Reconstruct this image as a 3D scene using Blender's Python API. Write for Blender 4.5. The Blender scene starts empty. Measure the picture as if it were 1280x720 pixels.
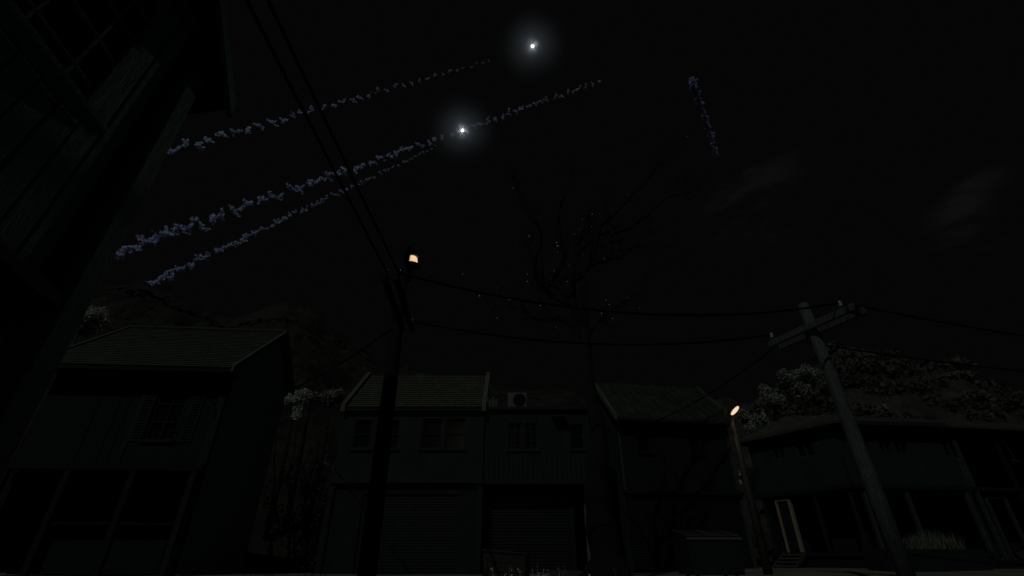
import bpy, bmesh, math, random
from mathutils import Vector, Matrix, noise
random.seed(7)
R = math.radians
S = bpy.context.scene
C = S.collection

# ---------------------------------------------------------------- materials
def mat(name, col, rough=.85, var=.35, scale=6., bump=0., bscale=20., metal=0., spec=.2, stretch=(1, 1, 1), translucent=0., second=None):
    m = bpy.data.materials.new(name); m.use_nodes = True
    nt = m.node_tree; nt.nodes.clear()
    N = nt.nodes.new; L = nt.links.new
    out = N('ShaderNodeOutputMaterial'); p = N('ShaderNodeBsdfPrincipled')
    p.inputs['Roughness'].default_value = rough; p.inputs['Metallic'].default_value = metal
    p.inputs['Specular IOR Level'].default_value = spec
    tc = N('ShaderNodeTexCoord'); mp = N('ShaderNodeMapping'); mp.inputs['Scale'].default_value = stretch
    L(tc.outputs['Object'], mp.inputs['Vector'])
    nz = N('ShaderNodeTexNoise'); nz.inputs['Scale'].default_value = scale; nz.inputs['Detail'].default_value = 8
    nz.inputs['Roughness'].default_value = .65
    L(mp.outputs[0], nz.inputs['Vector'])
    cr = N('ShaderNodeValToRGB')
    lo = tuple(max(0, c*(1-var)) for c in col); hi = tuple(min(1, c*(1+var)) for c in (second or col))
    cr.color_ramp.elements[0].position = .3; cr.color_ramp.elements[0].color = (*lo, 1)
    cr.color_ramp.elements[1].position = .7; cr.color_ramp.elements[1].color = (*hi, 1)
    L(nz.outputs['Fac'], cr.inputs['Fac']); L(cr.outputs['Color'], p.inputs['Base Color'])
    if bump:
        n2 = N('ShaderNodeTexNoise'); n2.inputs['Scale'].default_value = bscale; n2.inputs['Detail'].default_value = 6
        L(mp.outputs[0], n2.inputs['Vector'])
        b = N('ShaderNodeBump'); b.inputs['Strength'].default_value = bump; b.inputs['Distance'].default_value = .05
        L(n2.outputs['Fac'], b.inputs['Height']); L(b.outputs[0], p.inputs['Normal'])
    if translucent:
        t = N('ShaderNodeBsdfTranslucent'); mx = N('ShaderNodeMixShader'); mx.inputs[0].default_value = translucent
        L(cr.outputs['Color'], t.inputs['Color']); L(p.outputs[0], mx.inputs[1]); L(t.outputs[0], mx.inputs[2])
        L(mx.outputs[0], out.inputs['Surface'])
    else:
        L(p.outputs[0], out.inputs['Surface'])
    return m

def emit(name, col, st):
    m = bpy.data.materials.new(name); m.use_nodes = True
    nt = m.node_tree; nt.nodes.clear()
    o = nt.nodes.new('ShaderNodeOutputMaterial'); e = nt.nodes.new('ShaderNodeEmission')
    e.inputs[0].default_value = (*col, 1); e.inputs[1].default_value = st
    nt.links.new(e.outputs[0], o.inputs[0]); return m

def lens_mat(name, col, st):                            # frosted glass globe: glows, and lets the bulb inside shine through
    m = emit(name, col, st); nt = m.node_tree
    e = nt.nodes['Emission']; o = nt.nodes['Material Output']
    t = nt.nodes.new('ShaderNodeBsdfTransparent'); a = nt.nodes.new('ShaderNodeAddShader'); t.inputs[0].default_value = (.5, .5, .5, 1)
    nt.links.new(e.outputs[0], a.inputs[0]); nt.links.new(t.outputs[0], a.inputs[1]); nt.links.new(a.outputs[0], o.inputs[0])
    return m

M = dict(
    near_plank=mat('painted_planks_grey_green', (.075, .17, .16), var=.45, scale=5, stretch=(4, 4, .5), bump=.4),
    near_dark=mat('dark_timber', (.022, .025, .023), var=.4, scale=8),
    near_post=mat('weathered_grey_timber', (.075, .155, .14), var=.4, scale=7, stretch=(4, 4, .5), bump=.5),
    glass=mat('dark_window_glass', (.004, .005, .005), rough=.3, var=.2, spec=.1),
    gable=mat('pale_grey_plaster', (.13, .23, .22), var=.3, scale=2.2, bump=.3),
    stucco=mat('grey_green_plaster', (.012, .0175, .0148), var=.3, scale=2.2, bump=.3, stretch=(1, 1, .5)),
    stucco_b=mat('grey_teal_plaster', (.0095, .0158, .0138), var=.35, scale=2.5, bump=.3, stretch=(2, 1, .35)),
    stucco_d=mat('sage_plaster', (.0125, .0195, .0162), var=.3, scale=2.0, bump=.3, stretch=(1, 1, .5)),
    darkwood=mat('dark_shaded_boards', (.005, .0075, .0065), var=.5, scale=6, stretch=(6, 6, .4), bump=.4),  # dark boards, with eave and porch shade put into the colour
    trim=mat('faded_pale_trim', (.06, .07, .056), var=.3, scale=6, bump=.3),
    trim_dim=mat('worn_grey_trim', (.028, .036, .032), var=.35, scale=6, bump=.3),
    wood_warm=mat('lamplit_wood', (.20, .16, .11), var=.4, scale=8, stretch=(5, 5, .5), bump=.3),  # the street lamp's warm light is put into this colour
    tile_h=mat('mossy_clay_tiles', (.036, .042, .026), var=.45, scale=3.5, bump=.4, second=(.031, .038, .023)),
    tile_a=mat('olive_clay_tiles', (.041, .047, .029), var=.4, scale=4, bump=.4),
    tile_c=mat('dull_sheet_metal', (.022, .026, .018), var=.4, scale=2, rough=.6, bump=.2),
    tile_d=mat('brown_shingles', (.038, .036, .026), var=.45, scale=3, bump=.5),
    pole_dark=mat('silhouette_pole', (.005, .005, .005), var=.5, scale=8, stretch=(5, 5, .5), bump=.5),  # the pole's unlit silhouette is put into its colour
    pole_grey=mat('silvered_timber_pole', (.055, .066, .057), var=.6, scale=8, stretch=(6, 6, .5), bump=.6),
    metal=mat('dull_dark_metal', (.012, .012, .012), rough=.6, metal=.2, var=.3),
    trim_dark=mat('dark_grey_trim', (.010, .015, .013), var=.35, scale=6, bump=.3),
    stucco_low=mat('shaded_lower_plaster', (.006, .0088, .0075), var=.4, scale=2.5, bump=.3),  # ground-floor shade painted in as a darker wall colour
    shutter_dark=mat('shaded_shutter', (.006, .009, .0078), rough=.6, var=.4, scale=3),  # shutter colour darkened to carry the ground-floor shade
    steel=mat('galvanised_steel', (.055, .052, .045), rough=.6, metal=.2, var=.3),
    porcelain=mat('porcelain', (.2, .21, .2), rough=.35, var=.1, spec=.5),
    wire=mat('black_cable', (.002, .002, .002), rough=.9, var=.2, spec=.0),
    iron=mat('shade_black_iron', (.0008, .0008, .0008), rough=.95, var=.2, spec=.0),  # shade put into the colour, so the bulb leaves the housing dark
    bark=mat('dark_silhouette_bark', (.006, .006, .0055), var=.5, scale=10, stretch=(3, 3, 1), bump=.8),  # bark and twigs coloured to read as an unlit silhouette
    twig=mat('dead_twigs', (.004, .004, .004), var=.4),
    leafpale=mat('pale_silver_leaves', (.25, .28, .23), var=.35, scale=1.2, translucent=.25),
    leafmid=mat('light_silver_leaves', (.42, .46, .38), var=.3, scale=1.5, translucent=.25),
    leafbright=mat('white_blossom', (.50, .54, .48), var=.25, scale=3, translucent=.25),
    leafdark=mat('dark_leaves', (.045, .055, .03), var=.6, scale=2, translucent=.2),
    leafglint=mat('glossy_dry_leaves', (.7, .68, .62), var=.2, rough=.3, spec=.6),
    grass=mat('dry_grass', (.55, .55, .47), var=.3, translucent=.3),
    grassdim=mat('dull_dry_grass', (.12, .135, .09), var=.35, translucent=.3),
    ground=mat('packed_dirt', (.10, .098, .075), var=.35, scale=.9, bump=.7, bscale=9),
    slab=mat('rough_concrete', (.035, .035, .028), var=.3, scale=5, bump=.5),
    crate=mat('old_olive_boards', (.028, .029, .019), var=.4, scale=6, stretch=(5, 1, 1), bump=.4),
    skip=mat('green_painted_steel', (.010, .0145, .012), rough=.55, var=.4, scale=4, bump=.2),
    skiplid=mat('worn_lid_edge', (.06, .066, .052), rough=.5, var=.3),
    acwhite=mat('off_white_enamel', (.06, .07, .065), rough=.5, var=.2),
    smoke=mat('blue_grey_smoke', (.66, .73, 1.0), var=.12, scale=.8, rough=1, spec=0, translucent=.5),
    smokethin=mat('violet_grey_smoke', (.58, .62, .92), var=.3, scale=.8, rough=1, spec=0, translucent=.5),
    lens=lens_mat('frosted_lamp_glass', (1.0, .66, .36), .62),
    lens_flat=emit('glowing_lamp_disc', (1.0, .72, .46), 1.0),
    flare=emit('magnesium_flare', (.88, .93, 1.0), 19.),
)

def rock_mat(name, dark, light, stretch, scale, disp=.5):
    m = mat(name, dark, var=.5, scale=scale, stretch=stretch, bump=1., bscale=scale*2.2, second=light)
    for n in m.node_tree.nodes:
        if n.type == 'BUMP': n.inputs['Distance'].default_value = disp
        if n.type == 'TEX_NOISE': n.inputs['Detail'].default_value = 12; n.inputs['Roughness'].default_value = .72
    return m
M['hill_l'] = rock_mat('stratified_rock', (.007, .006, .005), (.025, .022, .016), (.35, .35, 2.2), .35)
M['hill_r'] = rock_mat('scrubby_brown_slope', (.008, .007, .006), (.050, .045, .034), (1, 1, 1), .28, .8)

# ---------------------------------------------------------------- mesh helpers
class MB:
    def __init__(s): s.v = []; s.f = []
    def add(s, vs, fs):
        o = len(s.v); s.v += [tuple(v) for v in vs]; s.f += [tuple(i+o for i in f) for f in fs]
    def box(s, x0, x1, y0, y1, z0, z1, mtx=None):
        vs = [Vector((x, y, z)) for z in (z0, z1) for y in (y0, y1) for x in (x0, x1)]
        if mtx is not None: vs = [mtx @ v for v in vs]
        s.add(vs, [(0, 2, 3, 1), (4, 5, 7, 6), (0, 1, 5, 4), (1, 3, 7, 5), (3, 2, 6, 7), (2, 0, 4, 6)])
    def prism(s, poly, d):                     # poly: list of 3-D points, extruded by vector d
        n = len(poly); d = Vector(d); a = [Vector(p) for p in poly]; b = [p+d for p in a]
        s.add(a+b, [tuple(range(n))[::-1], tuple(range(n, 2*n))]+[(i, (i+1) % n, n+(i+1) % n, n+i) for i in range(n)])
    def tube(s, pts, rad, sides=8, cap=True):
        pts = [Vector(p) for p in pts]; n = len(pts)
        if not hasattr(rad, '__len__'): rad = [rad]*n
        base = len(s.v); prev = None
        for i, p in enumerate(pts):
            t = (pts[min(i+1, n-1)]-pts[max(i-1, 0)]).normalized()
            if prev is None:
                a = t.orthogonal().normalized()
            else:
                a = (prev-t*prev.dot(t)).normalized()
            prev = a; b = t.cross(a)
            for k in range(sides):
                an = 2*math.pi*k/sides
                s.v.append(tuple(p+(a*math.cos(an)+b*math.sin(an))*rad[i]))
        for i in range(n-1):
            for k in range(sides):
                k2 = (k+1) % sides
                s.f.append((base+i*sides+k, base+i*sides+k2, base+(i+1)*sides+k2, base+(i+1)*sides+k))
        if cap:
            s.f.append(tuple(base+k for k in range(sides))[::-1]); s.f.append(tuple(base+(n-1)*sides+k for k in range(sides)))
    def lathe(s, prof, c, sides=12, mtx=None):  # prof: (r, z)
        c = Vector(c); base = len(s.v)
        for r, z in prof:
            for k in range(sides):
                an = 2*math.pi*k/sides
                v = Vector((r*math.cos(an), r*math.sin(an), z))
                if mtx is not None: v = mtx @ v
                s.v.append(tuple(c+v))
        for i in range(len(prof)-1):
            for k in range(sides):
                k2 = (k+1) % sides
                s.f.append((base+i*sides+k, base+i*sides+k2, base+(i+1)*sides+k2, base+(i+1)*sides+k))
        s.f.append(tuple(base+k for k in range(sides))[::-1]); s.f.append(tuple(base+(len(prof)-1)*sides+k for k in range(sides)))
    def leaf(s, c, size, rng=random, asp=.6):
        a = Vector((rng.gauss(0, 1), rng.gauss(0, 1), rng.gauss(0, 1))).normalized()
        b = a.orthogonal().normalized(); b = (Matrix.Rotation(rng.uniform(0, 6.28), 3, a) @ b)
        e = a.cross(b); c = Vector(c)
        h = b*size*.5; w = e*size*.5*asp
        s.add([c-h, c+w*.9-h*.1, c+h, c-w-h*.05+a*size*.12], [(0, 1, 2, 3)])
    def build(s, name, m, parent=None, smooth=False, bevel=0):
        me = bpy.data.meshes.new(name); me.from_pydata(s.v, [], s.f); me.materials.append(M[m] if isinstance(m, str) else m)
        if smooth: me.shade_smooth()
        me.update()
        o = bpy.data.objects.new(name, me); C.objects.link(o)
        if parent is not None: o.parent = parent
        if bevel:
            b = o.modifiers.new('bevel', 'BEVEL'); b.width = bevel; b.segments = 2; b.limit_method = 'ANGLE'
        return o

def tag(o, label=None, cat=None, group=None, kind=None):
    if label: o['label'] = label
    if cat: o['category'] = cat
    if group: o['group'] = group
    if kind: o['kind'] = kind
    return o
def thing(name, label, cat, loc=(0, 0, 0), rz=0, group=None):
    o = bpy.data.objects.new(name, None); C.objects.link(o); o.empty_display_size = .2
    o.location = loc; o.rotation_euler = (0, 0, rz)
    return tag(o, label, cat, group)

def wall(mb, x0, x1, z0, z1, y0, y1, holes=()):   # a wall with real openings (x0,x1,z0,z1)
    xs = sorted({x0, x1, *[h[0] for h in holes], *[h[1] for h in holes]})
    for a, b in zip(xs, xs[1:]):
        cut = sorted([(h[2], h[3]) for h in holes if h[0] <= a+1e-6 and h[1] >= b-1e-6]); z = z0
        for c0, c1 in cut:
            if c0 > z+1e-6: mb.box(a, b, y0, y1, z, c0)
            z = max(z, c1)
        if z < z1-1e-6: mb.box(a, b, y0, y1, z, z1)

def window(par, x0, x1, z0, z1, y, frame='trim_dim', cols=2, rows=2, fw=.06, depth=.2, sill=True, mtx=None, label=None):
    g = MB(); 
    g.box(x0, x0+fw, y, y+.08, z0, z1, mtx); g.box(x1-fw, x1, y, y+.08, z0, z1, mtx)
    g.box(x0+fw, x1-fw, y, y+.08, z0, z0+fw, mtx); g.box(x0+fw, x1-fw, y, y+.08, z1-fw, z1, mtx)
    for i in range(1, cols):
        xx = x0+(x1-x0)*i/cols; g.box(xx-fw*.4, xx+fw*.4, y+.01, y+.07, z0+fw, z1-fw, mtx)
    for i in range(1, rows):
        zz = z0+(z1-z0)*i/rows
        for k in range(cols):
            a = x0+fw if k == 0 else x0+(x1-x0)*k/cols+fw*.4
            b = x1-fw if k == cols-1 else x0+(x1-x0)*(k+1)/cols-fw*.4
            g.box(a, b, y+.015, y+.065, zz-fw*.3, zz+fw*.3, mtx)
    o = g.build('window', frame, par)
    if label: o['label'] = label
    g = MB(); g.box(x0+.01, x1-.01, y+.085, y+.1, z0+.01, z1-.01, mtx); g.build('pane', 'glass', o)
    if sill:
        g = MB(); g.box(x0-.08, x1+.08, y-.16, y-.002, z0-.08, z0-.002, mtx); g.build('sill', frame, o)
    return o

def roof_courses(mb, x0, x1, y0, z0, y1, z1, n, th=.045, slant=None):
    """tile courses from the eave (y0,z0) up to the ridge (y1,z1), each lapping the one below"""
    dy, dz = (y1-y0)/n, (z1-z0)/n; ln = math.hypot(y1-y0, z1-z0)
    ny, nz = -(z1-z0)/ln, (y1-y0)/ln
    for i in range(n):
        a = (y0+dy*i, z0+dz*i); b = (y0+dy*(i+1.12), z0+dz*(i+1.12))
        lift = th if n > 1 else 0
        p = [(a[0]+ny*lift, a[1]+nz*lift), (b[0]+ny*.004, b[1]+nz*.004), (b[0]-ny*.04, b[1]-nz*.04), (a[0]-ny*.03, a[1]-nz*.03)]
        xs0 = x0; xs1 = x1
        mb.prism([(xs0, y, z) for y, z in p], (xs1-xs0, 0, 0))

# ---------------------------------------------------------------- ground and hills
def gz(x, y):
    t = min(1, max(0, (y-11)/7)); t = t*t*(3-2*t)
    return (.06+.15*min(1, max(0, (x-5.5)/3)))*t+.03*noise.noise(Vector((x*.35, y*.35, 0)))*min(1, max(0, (y-4)/4))
mb = MB()
xs = [-400, -200, -120, -80, -50, -35]+[-28+i*.7 for i in range(90)]+[40, 55, 80, 120, 200, 400]
ys = [-400, -150, -60, -25, -12, -5]+[-2+i*.6 for i in range(50)]+[32, 40, 60, 100, 200, 400]
nx = len(xs)
mb.v = [(x, y, gz(x, y)) for y in ys for x in xs]
mb.f = [(j*nx+i, j*nx+i+1, (j+1)*nx+i+1, (j+1)*nx+i) for j in range(len(ys)-1) for i in range(nx-1)]
tag(mb.build('ground', 'ground', smooth=True), kind='structure')

RIDGE = [(-100, 16), (-70, 17.5), (-55.8, 19.2), (-48.7, 21.3), (-45.9, 21.8), (-42, 23.4), (-38.3, 23.2), (-33.4, 22.4), (-30.9, 23.9), (-28.2, 25.1), (-24.4, 24.6), (-21.2, 23.0), (-19.6, 21.9), (-16, 20.2), (-12, 19.6), (-8, 19.2), (-2, 17.9), (4, 17.4), (9.8, 17.1), (15.3, 15.6), (20.6, 14.4), (25.7, 14.2), (29, 15.2), (32.4, 16.4), (36.1, 18.8), (38.5, 17.8), (40.2, 16.8), (42.8, 15.5), (44.8, 14.6), (45.9, 13.3), (47.8, 11.6), (50.2, 10.7), (60, 10), (80, 9), (100, 8)]
def ridge_el(a):
    for (a0, e0), (a1, e1) in zip(RIDGE, RIDGE[1:]):
        if a0 <= a <= a1: return e0+(e1-e0)*(a-a0)/(a1-a0)
    return RIDGE[0][1] if a < 0 else RIDGE[-1][1]
R0, RR = 29., 76.
def hill_z(a, r, rough=1.):
    H = RR*math.tan(R(ridge_el(a)))+.5
    x, y = r*math.sin(R(a)), r*math.cos(R(a))
    if r < R0: return -1.
    if r <= RR:
        t = (r-R0)/(RR-R0); z = H*(t**1.12)
    else:
        t = (r-RR)/70; z = H*(1-.8*t*t) if t < 1 else H*.2
    v = Vector((x*.09, y*.09, z*.09))
    n = noise.fractal(v, 1.0, 2.1, 5)*2.2+noise.fractal(v*4, .9, 2, 3)*.9
    st = abs((z*.55+noise.noise(v*1.5)*2.5) % 1-.5)*1.0
    return z+rough*(n+st-.4)*min(1, t*2.5 if r <= RR else 1)*.75-.15
def hill(name, a0, a1, m, rough):
    mb = MB(); na = int((a1-a0)/.42); rs = [R0-1]+[R0+i*(RR-R0)/58 for i in range(59)]+[RR+i*6 for i in range(1, 14)]
    for r in rs:
        for i in range(na+1):
            a = a0+(a1-a0)*i/na; mb.v.append((r*math.sin(R(a)), r*math.cos(R(a)), hill_z(a, r, rough)))
    w = na+1
    mb.f = [(j*w+i, j*w+i+1, (j+1)*w+i+1, (j+1)*w+i) for j in range(len(rs)-1) for i in range(na)]
    return tag(mb.build(name, m), kind='structure')
hill('hill', -96, 14, 'hill_l', 1.)
hill('hill', 14, 96, 'hill_r', 1.3)
rng = random.Random(3); mb = MB()
for i in range(430):                                   # scrub clinging to the right-hand slope
    a = rng.uniform(27, 58); r = rng.uniform(34, 75); z = hill_z(a, r, 1.3)
    c = Vector((r*math.sin(R(a)), r*math.cos(R(a)), z)); s_ = rng.uniform(.5, 1.5)*r/60
    for k in range(46):
        d = Vector((rng.gauss(0, 1), rng.gauss(0, 1), abs(rng.gauss(0, .9)))).normalized()*s_*rng.uniform(.5, 1)
        mb.leaf(c+d, s_*.42, rng, .8)
M['scrub'] = mat('dry_brown_scrub', (.034, .034, .024), var=.8, scale=.22, translucent=.15, second=(.07, .066, .05))
tag(mb.build('scrub', 'scrub'), 'low brown scrub scattered over the right hillside', 'scrub', kind='stuff')

# ---------------------------------------------------------------- tall plank house close on the left
t = thing('plank_house', 'tall grey plank house leaning at the left edge under a steep gable roof', 'house', (-3.02, -.08, .93))
t.rotation_euler = (R(-12), R(-12), 0)                  # the old house has sunk and leans away from the street
# local: street wall plane x = 0, wall y from -2.91 to 2.91, z up (the foot is sunk into the ground)
FL_, WZ, RZ, SL = 1.82, 6.33, 10.66, 1.667
win = (1.02, 2.17, 3.33, 5.95); win2 = (-1.9, -.75, 3.33, 5.95)
mb = MB(); gb = MB(); y = 2.545; wdt = .193
while y > -2.54:
    a, b = max(-2.54, y-wdt+.024), y
    jx = random.uniform(-.008, .008); top = min(WZ, RZ-max(abs(a), abs(b))*SL-.06)
    segs = [(FL_, top)]
    for wn in (win, win2):
        if b > wn[0] and a < wn[1]: segs = [(FL_, wn[2]), (wn[3], top)]
    for z0, z1 in segs:
        if z1 > z0: mb.box(-.05+jx, jx, a, b, z0, z1)
    zt = RZ-max(abs(a), abs(b))*SL-.1
    if zt > WZ+.06: gb.box(-.05, 0, a, b, WZ+.002, zt)
    y -= wdt
mb.build('board_wall', 'near_plank', t, bevel=.006); gb.build('gable_boards', 'near_plank', t)
mb = MB()
for y0, y1, z0, z1 in ((-2.54, 2.91, FL_, win[2]-.01), (win[1], 2.5, win[2]-.01, WZ), (win2[1], win[0], win[2]-.01, WZ), (-2.54, win2[0], win[2]-.01, WZ)): mb.box(-.12, -.056, y0, y1, z0, z1)
mb.box(-.26, -.2, 2.5, 2.91, win[2], 5.9)  # dark backing puts the shade of the strip beside the post into colour
for x0, x1, y0, y1, z0, z1 in ((-6, -.27, 2.76, 2.91, -1.5, 5.7), (-6, -.27, -2.91, -2.76, -1.5, 5.7), (-6, -.13, -2.76, 2.76, FL_-.1, FL_), (-6.1, -6, -2.91, 2.91, -1.5, 5.7), (-1.6, -1.5, -2.75, 2.75, -1.5, FL_-.1)): mb.box(x0, x1, y0, y1, z0, z1)
mb.build('backing_wall', 'near_dark', t)
for wn in (win, win2):
    y0, y1, z0, z1 = wn; g = MB(); f = .075
    g.box(-.04, .03, y0, y0+f, z0, z1); g.box(-.04, .03, y1-f, y1, z0, z1)
    g.box(-.04, .03, y0+f, y1-f, z0, z0+f); g.box(-.04, .03, y0+f, y1-f, z1-f, z1)
    zs = [z0+f, z0+.44, z0+1.0, z0+1.56, z0+2.1, z1-f]
    for zz in zs[1:-1]: g.box(-.035, .0, y0+f, y1-f, zz-.018, zz+.018)
    for k in (.38, .74):
        yy = y0+(y1-y0)*k
        for q in range(5): g.box(-.035, -.002, yy-.016, yy+.016, zs[q]+.02, zs[q+1]-.02)
    o = g.build('window', 'near_post', t, bevel=.006)
    g = MB(); g.box(-.054, -.045, y0+.02, y1-.02, z0+.02, z1-.02); g.build('pane', 'glass', o)
    g = MB(); g.box(.0315, .17, y0-.1, y1+.1, z0-.08, z0-.0); g.build('sill', 'near_plank', o, bevel=.008)
for sy in (1, -1):
    g = MB(); a, b = (2.735, 2.915) if sy > 0 else (-2.915, -2.735)
    g.box(-.19, .10, a, b, -1.5, 5.72); g.build('corner_post', 'near_post', t, bevel=.012)
g = MB(); g.box(.012, .12, -2.5, 2.5, WZ-.02, WZ+.09); g.build('frieze_beam', 'near_post', t, bevel=.01)
g = MB(); g.box(.012, .09, -2.72, 2.72, FL_-.13, FL_-.003); g.build('floor_beam', 'near_dark', t, bevel=.01)
mb = MB()
for sy in (1, -1):
    ey, ez = sy*3.16, RZ-3.16*SL
    mb.prism([(-6.3, 0, RZ+.16), (-6.3, ey, ez+.16), (-6.3, ey, ez), (-6.3, 0, RZ)], (6.64, 0, 0))
mb.build('roof', 'near_dark', t)
for sy in (1, -1):
    ey, ez = sy*3.19, RZ-3.19*SL
    g = MB(); g.prism([(.343, 0, RZ+.2), (.343, ey, ez+.2), (.343, ey, ez-.12), (.343, 0, RZ-.12)], (.06, 0, 0))
    g.build('bargeboard', 'near_post', t)

# ---------------------------------------------------------------- tiled house across the street, left
t = thing('tiled_house', 'dark two-storey house under a mossy tiled gable roof, left of the leafy gap', 'house', (-16.35, 16.3, .05), R(4.4))
W_, D_ = 6.05, 5.2; E_, Rz, ry = 6.4, 9.4, 2.9; ov = .7
sl = (Rz-E_)/(ry+ov)
wz = E_+ov*sl-.1
holes = [(3.75, 4.75, 4.0, 5.9)]
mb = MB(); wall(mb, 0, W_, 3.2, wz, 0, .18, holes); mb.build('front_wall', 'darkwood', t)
window(t, *holes[0], .05, 'trim_dark', 2, 3)
for x in (3.35, 5.0):                                   # slatted shutters
    g = MB(); g.box(x-.03, x+.03, -.05, -.003, 3.95, 5.95); g.box(x+.3, x+.36, -.05, -.003, 3.95, 5.95)
    for k in range(20): g.box(x+.03, x+.3, -.045, -.008, 3.97+k*.1, 4.02+k*.1)
    g.build('shutter', 'trim_dark', t)
mb = MB()
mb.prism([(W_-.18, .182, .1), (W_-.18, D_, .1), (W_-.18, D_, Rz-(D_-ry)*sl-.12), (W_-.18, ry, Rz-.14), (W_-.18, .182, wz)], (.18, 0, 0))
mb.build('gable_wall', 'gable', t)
mb = MB(); mb.box(0, .18, .182, D_, .1, wz); mb.box(.182, W_-.182, D_-.18, D_, .1, wz); mb.box(0.182, W_-.182, .182, D_-.182, 3.0, 3.18); mb.box(.182, W_-.182, 1.5, 1.62, .05, 3.0)
mb.build('rear_wall', 'darkwood', t)
g = MB(); g.box(W_-.22, W_+.03, -.06, -.002, 3.2, wz-.1); g.box(W_-.2, W_+.02, .08, .18, .0, 2.99); g.build('corner_board', 'trim_dark', t)
g = MB(); g.box(3.2, 3.32, -.05, -.003, 3.2, wz-.1); g.build('wall_batten', 'trim_dark', t)
for k in (5, 7, 8):                                     # vertical cover strips over the board joints
    g = MB(); g.box(.12+k*.34, .16+k*.34, -.03, -.003, 3.22, wz-.12); g.build('wall_batten', 'darkwood', t)
g = MB(); g.box(-.1, W_+.1, -.3, -.062, 3.0, 3.19); g.build('floor_beam', 'darkwood', t)
for x in (.1, 2.0, 4.0, W_-.16):
    g = MB(); g.box(x-.08, x+.1, -.28, -.1, .0, 2.998); g.build('veranda_post', 'trim_dark' if x > 5 else 'darkwood', t)
g = MB(); g.tube([(W_-.3, -.2, 4.9), (W_-.3, -.2, 5.6)], .015, 6); g.tube([(W_-.3, -.003, 5.3), (W_-.3, -.35, 5.3), (W_-.3, -.35, 5.05)], .025, 6); g.build('wall_bracket', 'trim_dark', t)
mb = MB(); roof_courses(mb, -.45, W_+.25, -ov, E_, ry, Rz, 24, .03)
mb2 = MB()
RE = 5.32; RZe = Rz-(RE-ry)*sl
roof_courses(mb2, .45-W_-.7, .45, -RE, RZe, -ry, Rz, 16, .03)      # rear slope, mirrored below
mb2.v = [(-(x)+0.0, -y, z) for x, y, z in mb2.v]
mb.add(mb2.v, mb2.f); mb.build('roof', 'tile_h', t)
for x in (-.5, W_+.252):
    g = MB(); g.prism([(x, -ov-.03, E_+.09), (x, ry, Rz+.10), (x, ry, Rz-.14), (x, -ov-.03, E_-.14)], (.1, 0, 0)); g.prism([(x, ry, Rz+.10), (x, RE, RZe+.09), (x, RE, RZe-.14), (x, ry, Rz-.14)], (.1, 0, 0))
    g.build('bargeboard', 'trim', t)
g = MB(); g.tube([(-.5, ry, Rz+.05), (W_+.35, ry, Rz+.05)], .1, 8); g.build('ridge_cap', 'tile_h', t)
g = MB(); g.box(-.42, W_+.24, -ov+.04, -.01, E_-.13, E_-.08); g.box(-.42, W_+.24, -ov-.0, -ov+.038, E_-.16, E_-.045); g.build('eave', 'darkwood', t)

# ---------------------------------------------------------------- row house with ribbed tile roof
t = thing('row_house', 'grey-green row house with ribbed tile roof between pale end copings', 'house', (-7.0, 19.7, .08))
W_ = 5.85; E_, Rz, ry = 5.92, 8.22, 2.5
holes = [(.55, 1.25, 4.3, 5.45), (1.45, 2.4, 4.3, 5.45), (3.3, 4.15, 4.3, 5.5), (4.28, 5.1, 4.3, 5.5)]
ghole = [(1.3, 5.0, .05, 2.6)]
mb = MB(); wall(mb, 0, W_, 3.05, 5.85, 0, .2, holes); mb.build('front_wall', 'stucco', t)
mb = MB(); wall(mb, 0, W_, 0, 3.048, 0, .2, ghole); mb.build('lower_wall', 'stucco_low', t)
for h in holes: window(t, *h, .07, 'stucco_d', 1, 2)
mb = MB(); mb.box(0, .2, .202, 5, 0, 5.85); mb.box(W_-.2, W_, .202, 5, 0, 5.85); mb.box(.202, W_-.202, 4.8, 5, 0, 5.85); mb.build('rear_wall', 'stucco', t)
g = MB()
for k in range(25): g.box(1.31, 4.99, .08, .12, .06+k*.1, .13+k*.1); g.box(1.31, 4.99, .1, .14, .13+k*.1, .16+k*.1)
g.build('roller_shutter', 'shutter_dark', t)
g = MB(); g.box(-.02, W_+.02, -.22, -.003, 2.98, 3.12); g.build('ledge', 'stucco_d', t, bevel=.01)
for x in (-.02, W_-.18): 
    g = MB(); g.box(x, x+.2, -.12, -.004, 0, 2.97); g.build('pilaster', 'stucco_b', t)
mb = MB(); roof_courses(mb, .1, W_-.1, -.2, E_, ry, Rz, 17, .035); mb.prism([(.1, ry, Rz), (.1, 5.1, E_), (.1, 5.1, E_-.08), (.1, ry, Rz-.08)], (W_-.2, 0, 0))
mb.build('roof', 'tile_a', t)
for x in (-.08, W_-.1):
    g = MB(); g.prism([(x, -.26, E_+.14), (x, ry, Rz+.2), (x, ry, Rz-.12), (x, -.26, E_-.18)], (.18, 0, 0)); g.build('coping', 'trim', t)
g = MB(); g.box(.1, W_-.1, -.2, -.005, E_-.14, E_-.06); g.build('eave', 'stucco_d', t)
g = MB(); g.prism([(.05, .2, 5.86), (.05, 4.9, 5.86), (.05, ry, Rz-.1)], (.12, 0, 0)); g.build('gable_wall', 'stucco', t); g = MB(); g.prism([(W_-.17, .2, 5.86), (W_-.17, 4.9, 5.86), (W_-.17, ry, Rz-.1)], (.12, 0, 0)); g.build('gable_wall', 'stucco', t)

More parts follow.
